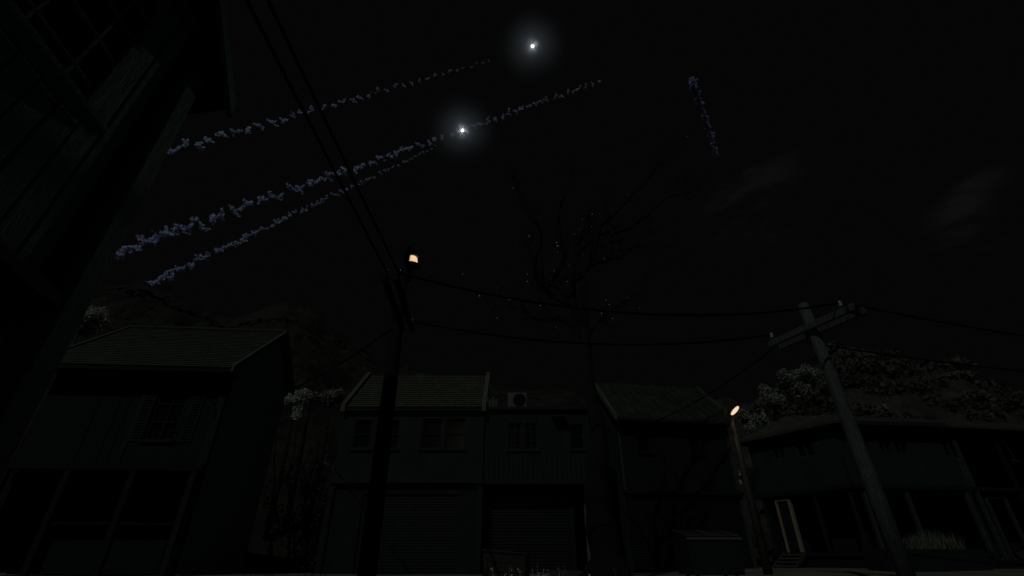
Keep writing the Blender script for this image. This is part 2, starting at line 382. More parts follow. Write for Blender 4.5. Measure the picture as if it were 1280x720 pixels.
# ---------------------------------------------------------------- flat-roofed house
t = thing('flat_roof_house', 'teal-grey flat-roofed house in the middle of the row behind the dead tree', 'house', (-1.1, 19.78, .08))
W_ = 4.65
holes = [(.95, 1.5, 4.28, 5.35), (1.62, 2.15, 4.28, 5.35), (3.5, 4.05, 4.3, 5.3)]
mb = MB(); wall(mb, 0, W_, 3.0, 5.85, 0, .2, holes); mb.build('front_wall', 'stucco_b', t)
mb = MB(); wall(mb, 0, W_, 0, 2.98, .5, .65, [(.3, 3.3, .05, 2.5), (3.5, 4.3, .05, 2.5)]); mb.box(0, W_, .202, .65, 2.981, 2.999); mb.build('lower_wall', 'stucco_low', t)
for h in holes: window(t, *h, .07, 'stucco_d', 2 if h[0] < 3 else 1, 3 if h[0] < 3 else 2, fw=.05)
mb = MB(); mb.box(0, .2, .67, 5, 0, 5.85); mb.box(W_-.2, W_, .67, 5, 0, 5.85); mb.box(.202, W_-.202, 4.8, 5, 0, 5.85); mb.build('rear_wall', 'stucco_b', t)
g = MB(); g.box(-.05, W_+.05, -.18, 5.05, 5.852, 5.98); g.build('roof', 'stucco_b', t, bevel=.015)
g = MB(); g.box(-.03, W_+.03, -.24, -.003, 2.96, 3.08); g.build('ledge', 'stucco_d', t, bevel=.01)
g = MB()
for k in range(24):
    x = .1+k*.19
    if random.random() < .85: g.box(x, x+.08, -.05, -.003, 3.1, 3.1+random.uniform(.85, 1.05))
g.build('railing', 'stucco_d', t)
for x in (3.9, 4.36):
    g = MB(); g.box(x, x+.12, .4, .497, 0, 2.55); g.build('door_jamb', 'trim', t)
g = MB(); g.box(4.03, 4.35, .55, .6, .05, 2.5); g.build('door', 'darkwood', t)
g = MB()
for k in range(22): g.box(.31, 3.29, .56, .6, .06+k*.11, .14+k*.11)
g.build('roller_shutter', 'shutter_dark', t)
g = MB(); g.box(2.75, 3.3, -.45, -.003, 5.5, 5.56); g.build('canopy', 'stucco_d', t)
g = MB()
for k, hgt in enumerate((.42, .36, .46, .38)): g.box(.0+k*.13, .09+k*.13, .02, .1, 5.982, 5.982+hgt)
g.build('parapet_slat', 'trim', t)
# air conditioner standing on it
t = thing('air_conditioner', 'square off-white air conditioner with round fan on the flat roof edge', 'air conditioner', (-.18, 20.0, 6.06))
for x in (.06, .66):
    g = MB(); g.box(x, x+.1, .04, .4, 0, .06); g.build('foot', 'metal', t)
g = MB(); g.box(0, .82, 0, .42, .061, .72); g.build('casing', 'acwhite', t, bevel=.02)
g = MB()
for r in (.08, .15, .22, .27): g.tube([(.5+r*math.cos(a*.35), -.02, .39+r*math.sin(a*.35)) for a in range(19)], .009, 5)
for a in range(6): g.tube([(.5, -.02, .39), (.5+.27*math.cos(a*1.047), -.02, .39+.27*math.sin(a*1.047))], .008, 5)
g.build('fan_grille', 'metal', t)
g = MB(); g.lathe([(.27, 0), (.27, .012)], (.5, -.001, .39), 24, Matrix.Rotation(R(90), 3, 'X')); g.build('fan_recess', 'glass', t)

# ---------------------------------------------------------------- metal-roofed house
t = thing('metal_roof_house', 'dark slatted house with seamed metal roof between the dead tree and lit lamp', 'house', (4.65, 21.3, .08), R(9.7))
W_ = 5.33; E_, Rz, ry, ov = 5.88, 8.25, 2.0, .5
sl = (Rz-E_)/(ry+ov); wz = E_+ov*sl-.12
holes = [(.9, 1.5, 4.5, 5.75), (3.35, 3.85, 4.5, 5.7)]
mb = MB(); wall(mb, 0, W_, 2.9, wz, 0, .18, holes); mb.build('front_wall', 'darkwood', t)
g = MB()
for k in range(25): g.box(.1, W_-.1, .0, .14, .1+k*.11, .19+k*.11)
g.build('slatted_front', 'darkwood', t)
for h in holes: window(t, *h, .05, 'darkwood', 1, 2, fw=.05)
mb = MB(); mb.box(0, .18, .182, 4.0, 0, wz); mb.box(.182, W_-.182, 3.82, 4, 0, wz); mb.build('rear_wall', 'stucco', t)
mb = MB(); mb.prism([(0, .182, wz), (0, 4, wz), (0, ry, Rz-.12)], (.18, 0, 0)); mb.build('gable_wall', 'stucco', t); mb = MB(); mb.prism([(W_-.18, .182, 0), (W_-.18, 4, 0), (W_-.18, 4, wz), (W_-.18, ry, Rz-.12), (W_-.18, .182, wz)], (.18, 0, 0)); mb.build('gable_wall', 'darkwood', t)
g = MB(); g.box(.0, .1, -.06, -.003, 2.95, wz-.15); g.build('corner_board', 'trim_dim', t)
g = MB(); g.box(W_-.16, W_, -.06, -.003, .1, wz-.15); g.build('corner_board', 'trim_dim', t)
g = MB(); g.box(-.03, W_+.03, -.2, -.062, 2.82, 2.95); g.build('ledge', 'darkwood', t)
mb = MB(); mb.prism([(-.15, -ov, E_), (-.15, ry, Rz), (-.15, ry, Rz-.06), (-.15, -ov, E_-.06)], (W_+.3, 0, 0)); mb.prism([(-.15, ry, Rz), (-.15, 2*ry+ov, E_), (-.15, 2*ry+ov, E_-.06), (-.15, ry, Rz-.06)], (W_+.3, 0, 0))
for k in range(13):
    x = .15+k*.42
    mb.prism([(x, -ov-.01, E_+.002), (x, -ov-.01, E_+.05), (x, ry, Rz+.05), (x, ry, Rz+.002)], (.03, 0, 0))
mb.build('roof', 'tile_c', t)
for x, m_ in ((-.26, 'trim'), (W_+.152, 'trim')):
    g = MB(); wd = .11 if x < 0 else .06
    g.prism([(x, -ov-.03, E_+.1), (x, ry, Rz+.1), (x, ry, Rz-.18), (x, -ov-.03, E_-.16)], (wd, 0, 0)); g.build('bargeboard', m_, t)
g = MB(); g.box(-.14, W_+.14, -ov, -.064, E_-.15, E_-.065); g.build('eave', 'darkwood', t)

# ---------------------------------------------------------------- corner house with splayed left wing
t = thing('corner_house', 'sage corner house with brown hipped roof, solid balcony band and open porch', 'house', (13.6, 20.4, .08))
Lm = Matrix.Rotation(R(119.75+180), 4, 'Z')             # left wing: local x runs along the wall towards the corner
e1 = Vector((-.496, .868, 0)); e2 = Vector((.985, .10, 0)).normalized()
LW = 4.2; FW = 4.95
def frame_l(): return Matrix.Translation(e1*LW) @ Matrix(((-e1.x, e1.y, 0, 0), (-e1.y, -e1.x, 0, 0), (0, 0, 1, 0), (0, 0, 0, 1)))
def frame_f(): return Matrix(((e2.x, -e2.y, 0, 0), (e2.y, e2.x, 0, 0), (0, 0, 1, 0), (0, 0, 0, 1)))
FL, FF = frame_l(), frame_f()
def wall_m(mb, m, x0, x1, z0, z1, y0, y1, holes=()):
    tmp = MB(); wall(tmp, x0, x1, z0, z1, y0, y1, holes); mb.add([m @ Vector(v) for v in tmp.v], tmp.f)
EZ = 5.42
hl = [(1.15, 1.75, 4.45, 5.05), (2.3, 3.1, 4.35, 5.1)]
hf = [(.75, 1.5, 4.35, 5.2), (2.0, 2.55, 4.35, 5.2), (2.7, 3.3, 4.35, 5.2)]
mb = MB(); wall_m(mb, FL, 0, LW-.05, 3.0, EZ, .12, .3, hl); wall_m(mb, FF, .09, FW, 3.0, EZ, .12, .3, hf); mb.build('front_wall', 'stucco_d', t)
for h in hl: window(t, *h, .17, 'trim_dim', 2, 1, fw=.05, mtx=FL, sill=False)
for h in hf: window(t, *h, .17, 'stucco_d', 2, 2, fw=.05, mtx=FF, sill=False)
mb = MB(); mb.box(-.2, LW-.02, -.12, .0, 3.05, 4.25, FL); mb.box(.03, FW+.02, -.12, 0, 3.05, 4.25, FF); mb.build('balcony', 'stucco_d', t)
mb = MB(); mb.box(-.25, LW-.0, -.16, .6, 2.9, 3.045, FL); mb.box(.04, FW+.05, -.16, .6, 2.9, 3.045, FF); mb.build('balcony_floor', 'darkwood', t)
mb = MB(); wall_m(mb, FL, 0, LW-.5, .7, 2.89, 1.3, 1.45, [(1.0, 2.0, .7, 2.7)]); wall_m(mb, FF, .8, FW, .7, 2.89, 1.3, 1.45, [(1.2, 3.6, 1.2, 2.5)])
mb.box(.1, FW, 3.9, 4, 0, EZ, FF); mb.box(0, .12, .3, 4, .1, EZ, FL); mb.build('rear_wall', 'darkwood', t)
mb = MB(); mb.box(-.1, LW, -.1, 1.29, .55, .7, FL); mb.box(.06, FW, -.1, 1.29, .55, .7, FF); mb.build('porch_floor', 'darkwood', t)
mb = MB(); mb.box(-.05, LW-.06, 0, .1, 0, .549, FL); mb.box(.09, FW-.05, 0, .1, 0, .549, FF); mb.build('plinth', 'darkwood', t)
for x in (.15, 2.55, LW-.2):
    g = MB(); g.box(x, x+.1, -.05, .05, .701, 2.899, FL); g.build('porch_post', 'trim_dark', t)
for x in (.35, .72, 2.2, FW-.12):
    g = MB(); g.box(x, x+.13, -.06, .06, .701, 2.899, FF); g.build('porch_post', 'trim_dim', t)
g = MB(); g.box(1.35, 1.47, -.02, .12, .701, 2.7, FL); g.box(.75, 1.47, -.02, .12, 2.701, 2.8, FL); g.box(.75, .84, -.02, .12, .701, 2.7, FL); g.build('door_frame', 'wood_warm', t)
g = MB(); g.box(.845, 1.345, .05, .09, .72, 2.69, FL); g.build('door', 'darkwood', t)
g = MB()                                                # hipped roof
ap1 = FL @ Vector((.6, 3.0, 7.0)); ap2 = FF @ Vector((2.6, 2.6, 6.6))
a = FL @ Vector((-.5, -.3, EZ+.08)); b = Vector((0, 0, 0))+((-e1-e2)*.0)+Vector((-.12, -.42, EZ+.08)); c = FF @ Vector((FW+.05, -.3, EZ+.08)); d = FF @ Vector((FW+.05, 4.4, EZ+.08)); e = FL @ Vector((-.5, 5.0, EZ+.08))
vs = [a, b, c, d, e, ap1, ap2]; low = [v-Vector((0, 0, .1)) for v in (a, b, c, d, e)]
g.add(vs+low, [(0, 1, 6, 5), (1, 2, 6), (2, 3, 6), (3, 4, 5, 6), (4, 0, 5), (0, 7, 8, 1), (1, 8, 9, 2), (2, 9, 10, 3), (3, 10, 11, 4), (4, 11, 7, 0), (7, 11, 10, 9, 8)])
g.build('roof', 'tile_d', t)
g = MB(); g.box(.09, FW, -.42, -.31, EZ-.06, EZ+.1, FF); g.build('gutter', 'stucco_d', t)
# stairs up to its porch
t = thing('stairs', 'low open wooden steps leading up to the porch with the warm-toned door frame', 'stairs', tuple(Vector((13.6, 20.4, .15))+FL @ Vector((1.15, -.12, 0))), math.atan2(-e1.y, -e1.x))
for x in (-.5, .46):
    g = MB(); g.prism([(x, -.98, .0), (x, -.98, .12), (x, -.02, .66), (x, -.02, .5)], (.05, 0, 0)); g.build('stringer', 'trim_dim', t)
for k in range(4):
    g = MB(); g.box(-.448, .458, -.98+k*.23, -.80+k*.23, .12+k*.135, .16+k*.135); g.build('tread', 'trim', t)

# ---------------------------------------------------------------- dark veranda house at the right edge
t = thing('veranda_house', 'nearly black two-storey veranda house at the right edge of the row', 'house', (18.72, 21.0, .08), R(9.6))
W_ = 8.5
mb = MB(); wall(mb, 0, W_, 0, 5.4, 1.6, 1.75, [(.9, 1.9, .3, 2.7), (3.5, 4.7, 1.0, 2.4), (1.0, 2.2, 3.9, 5.0), (3.6, 4.8, 3.9, 5.0)]); mb.box(0, W_, 4.9, 5, 0, 5.4); mb.box(0, .12, 1.76, 4.88, 0, 5.4); mb.box(W_-.12, W_, 1.76, 4.88, 0, 5.4); mb.build('wall', 'darkwood', t)
for h in ((3.5, 4.7, 1.0, 2.4), (1.0, 2.2, 3.9, 5.0), (3.6, 4.8, 3.9, 5.0)): window(t, *h, 1.63, 'darkwood', 2, 2)
g = MB(); g.box(0, W_, 0, 1.59, 2.9, 3.05); g.build('balcony_floor', 'darkwood', t)
g = MB(); g.box(0, W_, 0, 1.59, .3, .42); g.box(.02, W_, .05, .15, 0, .299); g.build('porch_floor', 'darkwood', t)
g = MB(); g.box(-.1, W_+.3, -.35, 1.6, 5.38, 5.48); g.prism([(-.1, -.35, 5.481), (-.1, 5.2, 5.481), (-.1, 3.0, 6.7)], (W_+.5, 0, 0)); g.build('roof', 'tile_d', t)
for x, m_ in ((0.0, 'stucco_d'), (.42, 'trim_dim'), (2.6, 'darkwood'), (5.4, 'darkwood'), (8.2, 'darkwood')):
    g = MB(); g.box(x, x+.12, .02, .14, .421, 2.899); g.box(x, x+.12, .02, .14, 3.051, 5.379); g.build('veranda_post', m_, t)
g = MB(); g.box(.1, .42, .04, .1, 3.06, 4.2)
for k in range(6): g.box(.12, .4, .03, .038, 3.15+k*.17, 3.24+k*.17)
g.build('railing', 'trim_dim', t)
g = MB(); g.box(.95, 1.05, .2, .3, .43, 2.65); g.box(1.9, 2.0, .2, .3, .43, 2.65); g.box(.95, 2.0, .2, .3, 2.651, 2.75); g.build('door_frame', 'trim_dim', t)
g = MB(); g.tube([(2.95, .0, 5.37), (2.95, 0, 5.0), (3.1, 0, 4.7), (3.12, 0, 4.15)], .018, 6); g.tube([(3.3, 0, 4.1), (2.98, 0, 4.16)], .04, 6); g.build('hanging_bracket', 'trim_dim', t)
t = thing('stairs', 'short wooden steps before the dark house at the right edge', 'stairs', (20.2, 21.0, .18), R(9.6))
for x in (-.5, .46):
    g = MB(); g.prism([(x, -.6, 0), (x, -.6, .1), (x, -.02, .42), (x, -.02, .28)], (.05, 0, 0)); g.build('stringer', 'trim_dim', t)
for k in range(2):
    g = MB(); g.box(-.448, .458, -.58+k*.26, -.38+k*.26, .11+k*.15, .15+k*.15); g.build('tread', 'trim_dim', t)

# ---------------------------------------------------------------- utility poles
def insulator(par, p, m='porcelain'):
    g = MB(); g.lathe([(.02, 0), (.02, .05), (.055, .06), (.05, .10), (.035, .11), (.058, .13), (.045, .18), (.02, .20)], p, 10); g.build('insulator', m, par, smooth=True)
t = thing('utility_pole', 'black utility pole with a lit lamp near its top, left of centre', 'utility pole', (-2.46, 9.4, 0), R(3))
g = MB(); g.tube([(0, 0, -.1), (-.02, 0, 2), (-.05, 0, 4.5), (-.09, 0, 6.6)], [.165, .155, .14, .12], 14); g.build('pole', 'pole_dark', t, smooth=True)
for dx in (-.14, .10):
    g = MB(); g.box(-.06+dx-.05, -.06+dx+.05, -1.15, 1.35, 5.42, 5.54) ; g.build('crossarm', 'pole_dark', t, bevel=.01)
for dx in (-.14, .10):
    for yy in (-1.05, 1.25): insulator(t, (-.06+dx, yy, 5.541), 'metal')
g = MB(); g.tube([(-.15, -.35, 5.43), (-.13, -.1, 4.98)], .02, 6); g.tube([(-.15, .55, 5.43), (-.13, .12, 4.88)], .02, 6); g.build('brace', 'metal', t)
t = thing('utility_pole', 'weathered grey utility pole with a double crossarm, right side', 'utility pole', (7.84, 11.0, 0))
g = MB(); g.tube([(0, 0, -.1), (-.05, 0, 2), (-.12, 0, 4.5), (-.2, 0, 6.32)], [.165, .158, .142, .125], 16); g.build('pole', 'pole_grey', t, smooth=True)
am = Matrix.Translation((-.14, 0, 5.62)) @ Matrix.Rotation(math.atan2(-2.14, .88), 4, 'Z')
for sy in (-1, 1):
    g = MB(); y0 = -.26 if sy < 0 else .155; g.box(-1.2, 1.2, y0, y0+.105, -.085, .085, am); g.build('crossarm', 'pole_grey', t, bevel=.012)
g = MB(); g.box(1.08, 1.125, -.285, .285, -.1, .1, am); g.build('end_strap', 'metal', t)
for x in (-1.05, .95):
    for yy in (-.21, .21): insulator(t, tuple(am @ Vector((x, yy, .086))))
LAMPG = 'lit street lamps'
t = thing('street_lamp', 'warm lit lamp under a dark hood on top of the black utility pole', 'street lamp', (-2.36, 9.4, 6.55), R(0), LAMPG); t.scale = (.78, .78, .78)
g = MB(); g.box(-.2, -.1, -.05, .05, -.55, .62); g.box(-.1, .02, -.03, .03, -.62, -.13); g.build('bracket', 'iron', t)
g = MB(); g.lathe([(.255, -.075), (.265, -.06), (.25, -.05)], (0, 0, 0), 20); g.build('base_plate', 'iron', t)
g = MB(); g.lathe([(.165, -.045), (.16, .10), (.14, .20), (.11, .245)], (0, 0, 0), 24); g.build('lens', 'lens', t, smooth=True)
g = MB(); g.lathe([(.17, .247), (.16, .27), (.11, .36), (.05, .5)], (0, 0, 0), 20); g.build('hood', 'iron', t)
g = MB(); g.box(-.215, -.05, -.20, .18, -.044, .25); g.build('cowl', 'iron', t, bevel=.02)
t = thing('street_lamp', 'oval lit street lamp hanging beside the metal-roofed house on a pole', 'street lamp', (7.42, 16.0, .08), 0, LAMPG)
g = MB(); g.tube([(0, 0, 0), (0, .1, 4.35), (.02, .08, 4.5), (.0, -.1, 4.66), (-.05, -.32, 4.74)], [.13, .09, .05, .04, .04], 12); g.build('pole', 'steel', t, smooth=True)
hv = Vector((.414, .878, .24)); hr = hv.cross(Vector((0, 0, 1))).normalized(); hu = hr.cross(hv).normalized()
hx = (hr*.75+hu*.66).normalized(); hn = (hv*-.55+(hr*.66-hu*.75)*.83).normalized(); hy = (-hn).cross(hx).normalized()
hm = Matrix.Translation((-.1, -.5, 4.68)) @ Matrix(((hx.x, hy.x, -hn.x, 0), (hx.y, hy.y, -hn.y, 0), (hx.z, hy.z, -hn.z, 0), (0, 0, 0, 1)))
g = MB(); n = 20
g.lathe([(.235, 0), (.245, .03), (.20, .10), (.10, .15), (.03, .16)], hm @ Vector((0, 0, 0)), 24, hm.to_3x3() @ Matrix.Diagonal((1.15, .8, 1))); g.build('lamp_head', 'metal', t, smooth=True)
g = MB(); g.lathe([(.185, -.003), (.175, -.02), (.13, -.035), (.05, -.04)], hm @ Vector((0, 0, 0)), 24, hm.to_3x3() @ Matrix.Diagonal((1.0, .52, 1))); g.build('lens', 'lens_flat', t, smooth=True)

# ---------------------------------------------------------------- wires
def span(name, label, cat, a, b, sag, r=.02, group=None, n=26):
    a, b = Vector(a), Vector(b); pts = []
    for i in range(n+1):
        u = i/n; p = a.lerp(b, u); p.z -= sag*4*u*(1-u); pts.append(p)
    g = MB(); g.tube(pts, r, 6); o = g.build(name, 'wire', None, smooth=True); tag(o, label, cat, group); return o
PG = 'power lines along the street'
LA = Vector((-2.46, 9.4, 0)); rm = Matrix.Rotation(R(3), 3, 'Z')
def lp(x, y, z): return LA+rm @ Vector((x, y, z))
span('power_line', 'left one of two black wires running from the black pole to the top edge', 'power line', lp(-.20, -1.05, 5.70), (-3.65, -14, 6.6), .25, .022, PG)
span('power_line', 'right one of two black wires running from the black pole to the top edge', 'power line', lp(.04, -1.05, 5.70), (-3.45, -14, 6.6), .25, .022, PG)
TA = Vector((7.84, 11, 0))
def tp(x, y, z): return TA+(am @ Vector((x, y, z)))
span('power_line', 'upper of the two wires strung between the black pole and crossarm pole', 'power line', lp(.04, -1.05, 5.66), tp(.95, -.21, .24), .62, .024, PG)
span('power_line', 'lower of the two wires strung between the black pole and crossarm pole', 'power line', lp(.04, 1.25, 5.66), tp(-1.05, -.21, .24), .45, .024, PG)
span('power_line', 'upper wire leaving the crossarm end towards the right edge', 'power line', tp(1.05, .21, .2), (33, 13.6, 6.1), 1.0, .022, PG)
span('power_line', 'lower wire leaving the grey pole towards the right edge over the brown slope', 'power line', tp(-1.05, .21, .2), (32.4, 15.0, 6.1), .9, .022, PG)
SG = 'service cables to houses'
span('service_cable', 'thin cable dropping from the black pole to the tiled house', 'cable', lp(-.1, .2, 5.05), (-10.38, 20.5, 6.9), .25, .02, SG)
span('service_cable', 'thin cable dropping from the crossarm pole to the metal-roofed house', 'cable', tp(-1.15, -.1, -.09), (5.9, 21.45, 5.75), .25, .02, SG)

# ---------------------------------------------------------------- the dead tree
t = thing('dead_tree', 'tall leafless dead tree with twisted black trunk at the centre', 'tree', (2.25, 13, 0))
O = Vector((2.25, 13, 0)); rng = random.Random(11)
def smooth_pts(pts, n=4):
    P = [Vector(p) for p in pts]; out = []
    for i in range(len(P)-1):
        p0 = P[max(i-1, 0)]; p1 = P[i]; p2 = P[i+1]; p3 = P[min(i+2, len(P)-1)]
        for k in range(n):
            u = k/n
            out.append(.5*((2*p1)+(p2-p0)*u+(2*p0-5*p1+4*p2-p3)*u*u+(3*p1-p0-3*p2+p3)*u**3))
    out.append(P[-1]); return out
trunk = smooth_pts([(2.3, 13, -.1), (2.25, 13, .67), (2.15, 13, 1.54), (2.18, 13, 2.28), (2.33, 13, 3.3), (2.25, 13, 4.14), (2.18, 13, 4.83), (2.19, 13, 5.8), (2.22, 13, 6.5)])
n = len(trunk); rad = [.46*(1-i/(n-1))**1.3+.12+(.16 if i < 2 else 0)-(.0 if i else -.05) for i in range(n)]
TZ = [(-.2, .52), (.67, .40), (1.5, .33), (2.3, .29), (3.3, .24), (4.1, .19), (4.8, .165), (5.8, .15), (7, .15)]
def t_r(z):
    for (z0, r0), (z1, r1) in zip(TZ, TZ[1:]):
        if z <= z1: return r0+(r1-r0)*(z-z0)/(z1-z0)
rad = [t_r(p.z)*(1+.1*math.sin(7*p.z)) for p in trunk]
g = MB(); g.tube([p-O for p in trunk], rad, 14); 
for a in range(5):
    an = a*1.26+.4; g.tube([(.2*math.cos(an), .2*math.sin(an), .5), (.55*math.cos(an), .55*math.sin(an), .12), (.95*math.cos(an), .95*math.sin(an), -.05)], [.16, .12, .05], 8)
g.build('trunk', 'bark', t, smooth=True)
LIMBS = [
 [(2.21, 13.0, 6.4), (1.88, 12.79, 7.2), (1.47, 12.57, 7.72), (1.37, 12.66, 8.16), (1.6, 12.14, 8.61), (1.49, 11.93, 9.27), (1.45, 11.71, 9.92), (1.67, 11.5, 10.51)],
 [(1.94, 12.95, 7.2), (1.96, 13.25, 8.5), (2.12, 13.5, 9.75), (2.42, 13.75, 10.36), (2.94, 14.0, 11.08)],
 [(1.9, 12.85, 7.2), (1.22, 12.6, 7.46), (.77, 12.2, 7.78), (.66, 11.8, 8.1), (.85, 11.4, 8.82), (.47, 11.0, 9.4)],
 [(2.19, 13.0, 6.2), (1.53, 12.88, 6.86), (.72, 12.75, 6.77), (.17, 12.62, 7.11), (-.19, 12.5, 7.07)],
 [(2.22, 13.0, 6.35), (2.34, 13.25, 8.32), (2.53, 13.5, 9.03)],
 [(2.23, 13.0, 6.3), (2.45, 13.05, 6.6), (3.07, 13.5, 7.37), (4.04, 14.0, 8.17)],
 [(1.97, 13.2, 8.2), (2.09, 13.3, 8.44), (2.8, 13.53, 9.21), (3.7, 13.77, 9.63), (4.62, 14.0, 10.44)],
 [(2.7, 13.48, 9.1), (2.82, 13.5, 9.5), (3.04, 13.6, 10.61), (3.78, 13.9, 11.67), (5.3, 14.2, 13.53), (6.76, 14.5, 15.46)],
 [(3.02, 13.6, 10.5), (4.31, 13.95, 11.05), (6.04, 14.3, 12.79), (7.2, 14.6, 13.3)],
 [(2.1, 13.45, 9.5), (2.62, 13.4, 9.94), (3.04, 13.6, 10.58)]]
R0S = [.13, .11, .105, .10, .095, .09, .085, .10, .065, .06]
tw = MB(); tips = []
def twig(p, d, ln, r, depth):
    pts = [p]; q = p.copy(); dd = d.normalized()
    for k in range(4):
        dd = (dd+Vector((rng.gauss(0, .22), rng.gauss(0, .22), rng.gauss(.06, .18)))).normalized()
        q = q+dd*ln/4; pts.append(q.copy())
    tw.tube(pts, [r, r*.8, r*.6, r*.45, r*.25], 4)
    tips.append(pts[-1]); tips.append(pts[-2])
    if depth:
        for k in range(rng.randint(1, 3)):
            i = rng.randint(1, 3); twig(pts[i], dd+Vector((rng.gauss(0, .7), rng.gauss(0, .7), rng.gauss(.1, .5))), ln*rng.uniform(.4, .7), r*.6, depth-1)
for L_, r0 in zip(LIMBS, R0S):
    P = smooth_pts(L_, 5); n = len(P)
    P = [p+Vector((rng.gauss(0, .02), rng.gauss(0, .03), rng.gauss(0, .02))) if 1 < i else p for i, p in enumerate(P)]
    g = MB(); g.tube([p-O for p in P], [r0*(1-.68*i/(n-1)) for i in range(n)], 8); g.build('limb', 'bark', t, smooth=True)
    for k in range(9):
        i = rng.randint(n//4, n-2); d = (P[i+1]-P[i]).normalized()+Vector((rng.gauss(0, .6), rng.gauss(0, .6), rng.gauss(.1, .5)))
        twig(P[i]-O, d, rng.uniform(.5, 1.5), r0*(1-.68*i/n)*.5, 2)
    twig(P[-1]-O, P[-1]-P[-3], 1.3, r0*.22, 2)
tw.build('twigs', 'twig', t)
g = MB(); rng2 = random.Random(5)
for p in tips:
    if rng2.random() < .055:
        for k in range(rng2.randint(1, 2)): g.leaf(p+Vector((rng2.gauss(0, .07), rng2.gauss(0, .07), rng2.gauss(0, .1))), rng2.uniform(.03, .05), rng2, .8)
g.build('leaves', 'leafglint', t)

# ---------------------------------------------------------------- leafy trees
def leafy(name, label, cat, x, y, ztop, rad, hgt, m, seed, lobes=7, per=110, leafs=.16, base=None, group=None, spike=False):
    rg = random.Random(seed)
    if base is None:
        a = math.degrees(math.atan2(x, y)); r = math.hypot(x, y); base = max(0, hill_z(a, r, 1.)) if r > R0 else .05
    base = min(base, ztop-hgt-.6)-.1
    tt = thing(name, label, cat, (x, y, base), 0, group); H = ztop-base
    g = MB(); zc = H-hgt
    g.tube([(0, 0, 0), (.06, .03, zc*.5), (0, 0, zc+.25*hgt)], [.05+.022*H*.6, .04+.012*H, .04], 8)
    cs = []
    for k in range(lobes):
        an = rg.uniform(0, 6.28); rr = rad*math.sqrt(rg.random())*.72; zz = zc+hgt*(.22+.62*rg.random())
        c = Vector((rr*math.cos(an), rr*math.sin(an), zz)); cs.append(c)
        g.tube([(0, 0, zc+.1*hgt), c*.5+Vector((0, 0, (zc+.1*hgt)*.5)), c], [.05, .03, .015], 5)
    g.build('trunk', 'bark', tt, smooth=True)
    g = MB()
    for c in cs:
        lr = rad*rg.uniform(.34, .52)
        for k in range(int(per*1.9)):
            d = Vector((rg.gauss(0, 1), rg.gauss(0, 1), rg.gauss(0, 1))).normalized()*lr*(rg.random()**.45)
            if spike: d.z *= 1.3
            g.leaf(c+d, leafs*rg.uniform(.6, 1.2), rg, .7)
    g.build('crown', m, tt); return tt
TG = 'pale trees behind the houses'
leafy('pale_tree', 'round pale tree above the left verge of the tiled roof', 'tree', -26.95, 27.0, 14.7, 1.15, 2.3, 'leafmid', 21, 13, 130, .16, group=TG)
leafy('pale_tree', 'small bright whitish tree in the gap right of the tiled house', 'tree', -13.5, 29.3, 10.05, .7, 2.5, 'leafbright', 22, 13, 110, .14, group=TG)
leafy('pale_tree', 'low pale tree whose tip shows just left of the ribbed roof coping', 'tree', -11.8, 30.6, 10.3, .8, 1.2, 'leafpale', 23, 9, 110, .15, group=TG)
leafy('pale_tree', 'thin pale sapling beside the whitish tree in the gap', 'tree', -12.9, 30.0, 10.0, .45, .8, 'leafpale', 26, 5, 60, .13, group=TG)
leafy('pale_tree', 'leftmost of three pale crowns above the brown hipped roof', 'tree', 18.6, 33.3, 11.6, .95, 1.9, 'leafpale', 31, 8, 120, .17, group=TG)
leafy('pale_tree', 'largest pale crown above the brown hipped roof, left of the grey pole', 'tree', 20.5, 32.9, 12.6, 1.25, 2.2, 'leafpale', 32, 11, 130, .17, group=TG)
leafy('pale_tree', 'pale crown right behind the grey utility pole', 'tree', 22.2, 32.9, 12.5, .95, 1.9, 'leafpale', 33, 8, 120, .17, group=TG)
leafy('pale_tree', 'dim pale tree right beside the oval street lamp', 'tree', 15.2, 30.3, 9.2, 1.0, 2.6, 'leafpale', 34, 9, 110, .17, group=TG)
leafy('pale_bush', 'little whitish bush at the left end of the balcony band', 'bush', 12.55, 26.9, 4.75, .42, .8, 'leafbright', 35, 6, 80, .11, base=.05)
# dark tangle in the gap between the tiled house and the row house
rg = random.Random(8); t = thing('tangled_shrub', 'dark tangled creeper-hung shrub filling the gap left of the ribbed-roof house', 'shrub', (-8.7, 21.6, .05))
g = MB()
for k in range(16):
    x, y = rg.uniform(-1, 1.2), rg.uniform(-.6, .6); P = [Vector((x*.5, y, 0))]
    for q in range(6): P.append(P[-1]+Vector((rg.gauss(x*.12, .22), rg.gauss(0, .15), rg.uniform(.55, 1.15))))
    g.tube(P, [.05, .045, .04, .03, .025, .02, .012], 5)
g.build('stems', 'bark', t)
g = MB()
for k in range(26):
    c = Vector((rg.uniform(-1.3, 1.4), rg.uniform(-.6, .8), rg.uniform(.4, 4.3))); s_ = rg.uniform(.3, .6)
    for q in range(60): g.leaf(c+Vector((rg.gauss(0, .5), rg.gauss(0, .5), rg.gauss(0, .6)))*s_, rg.uniform(.08, .2), rg, .7)
g.build('foliage', 'leafdark', t)

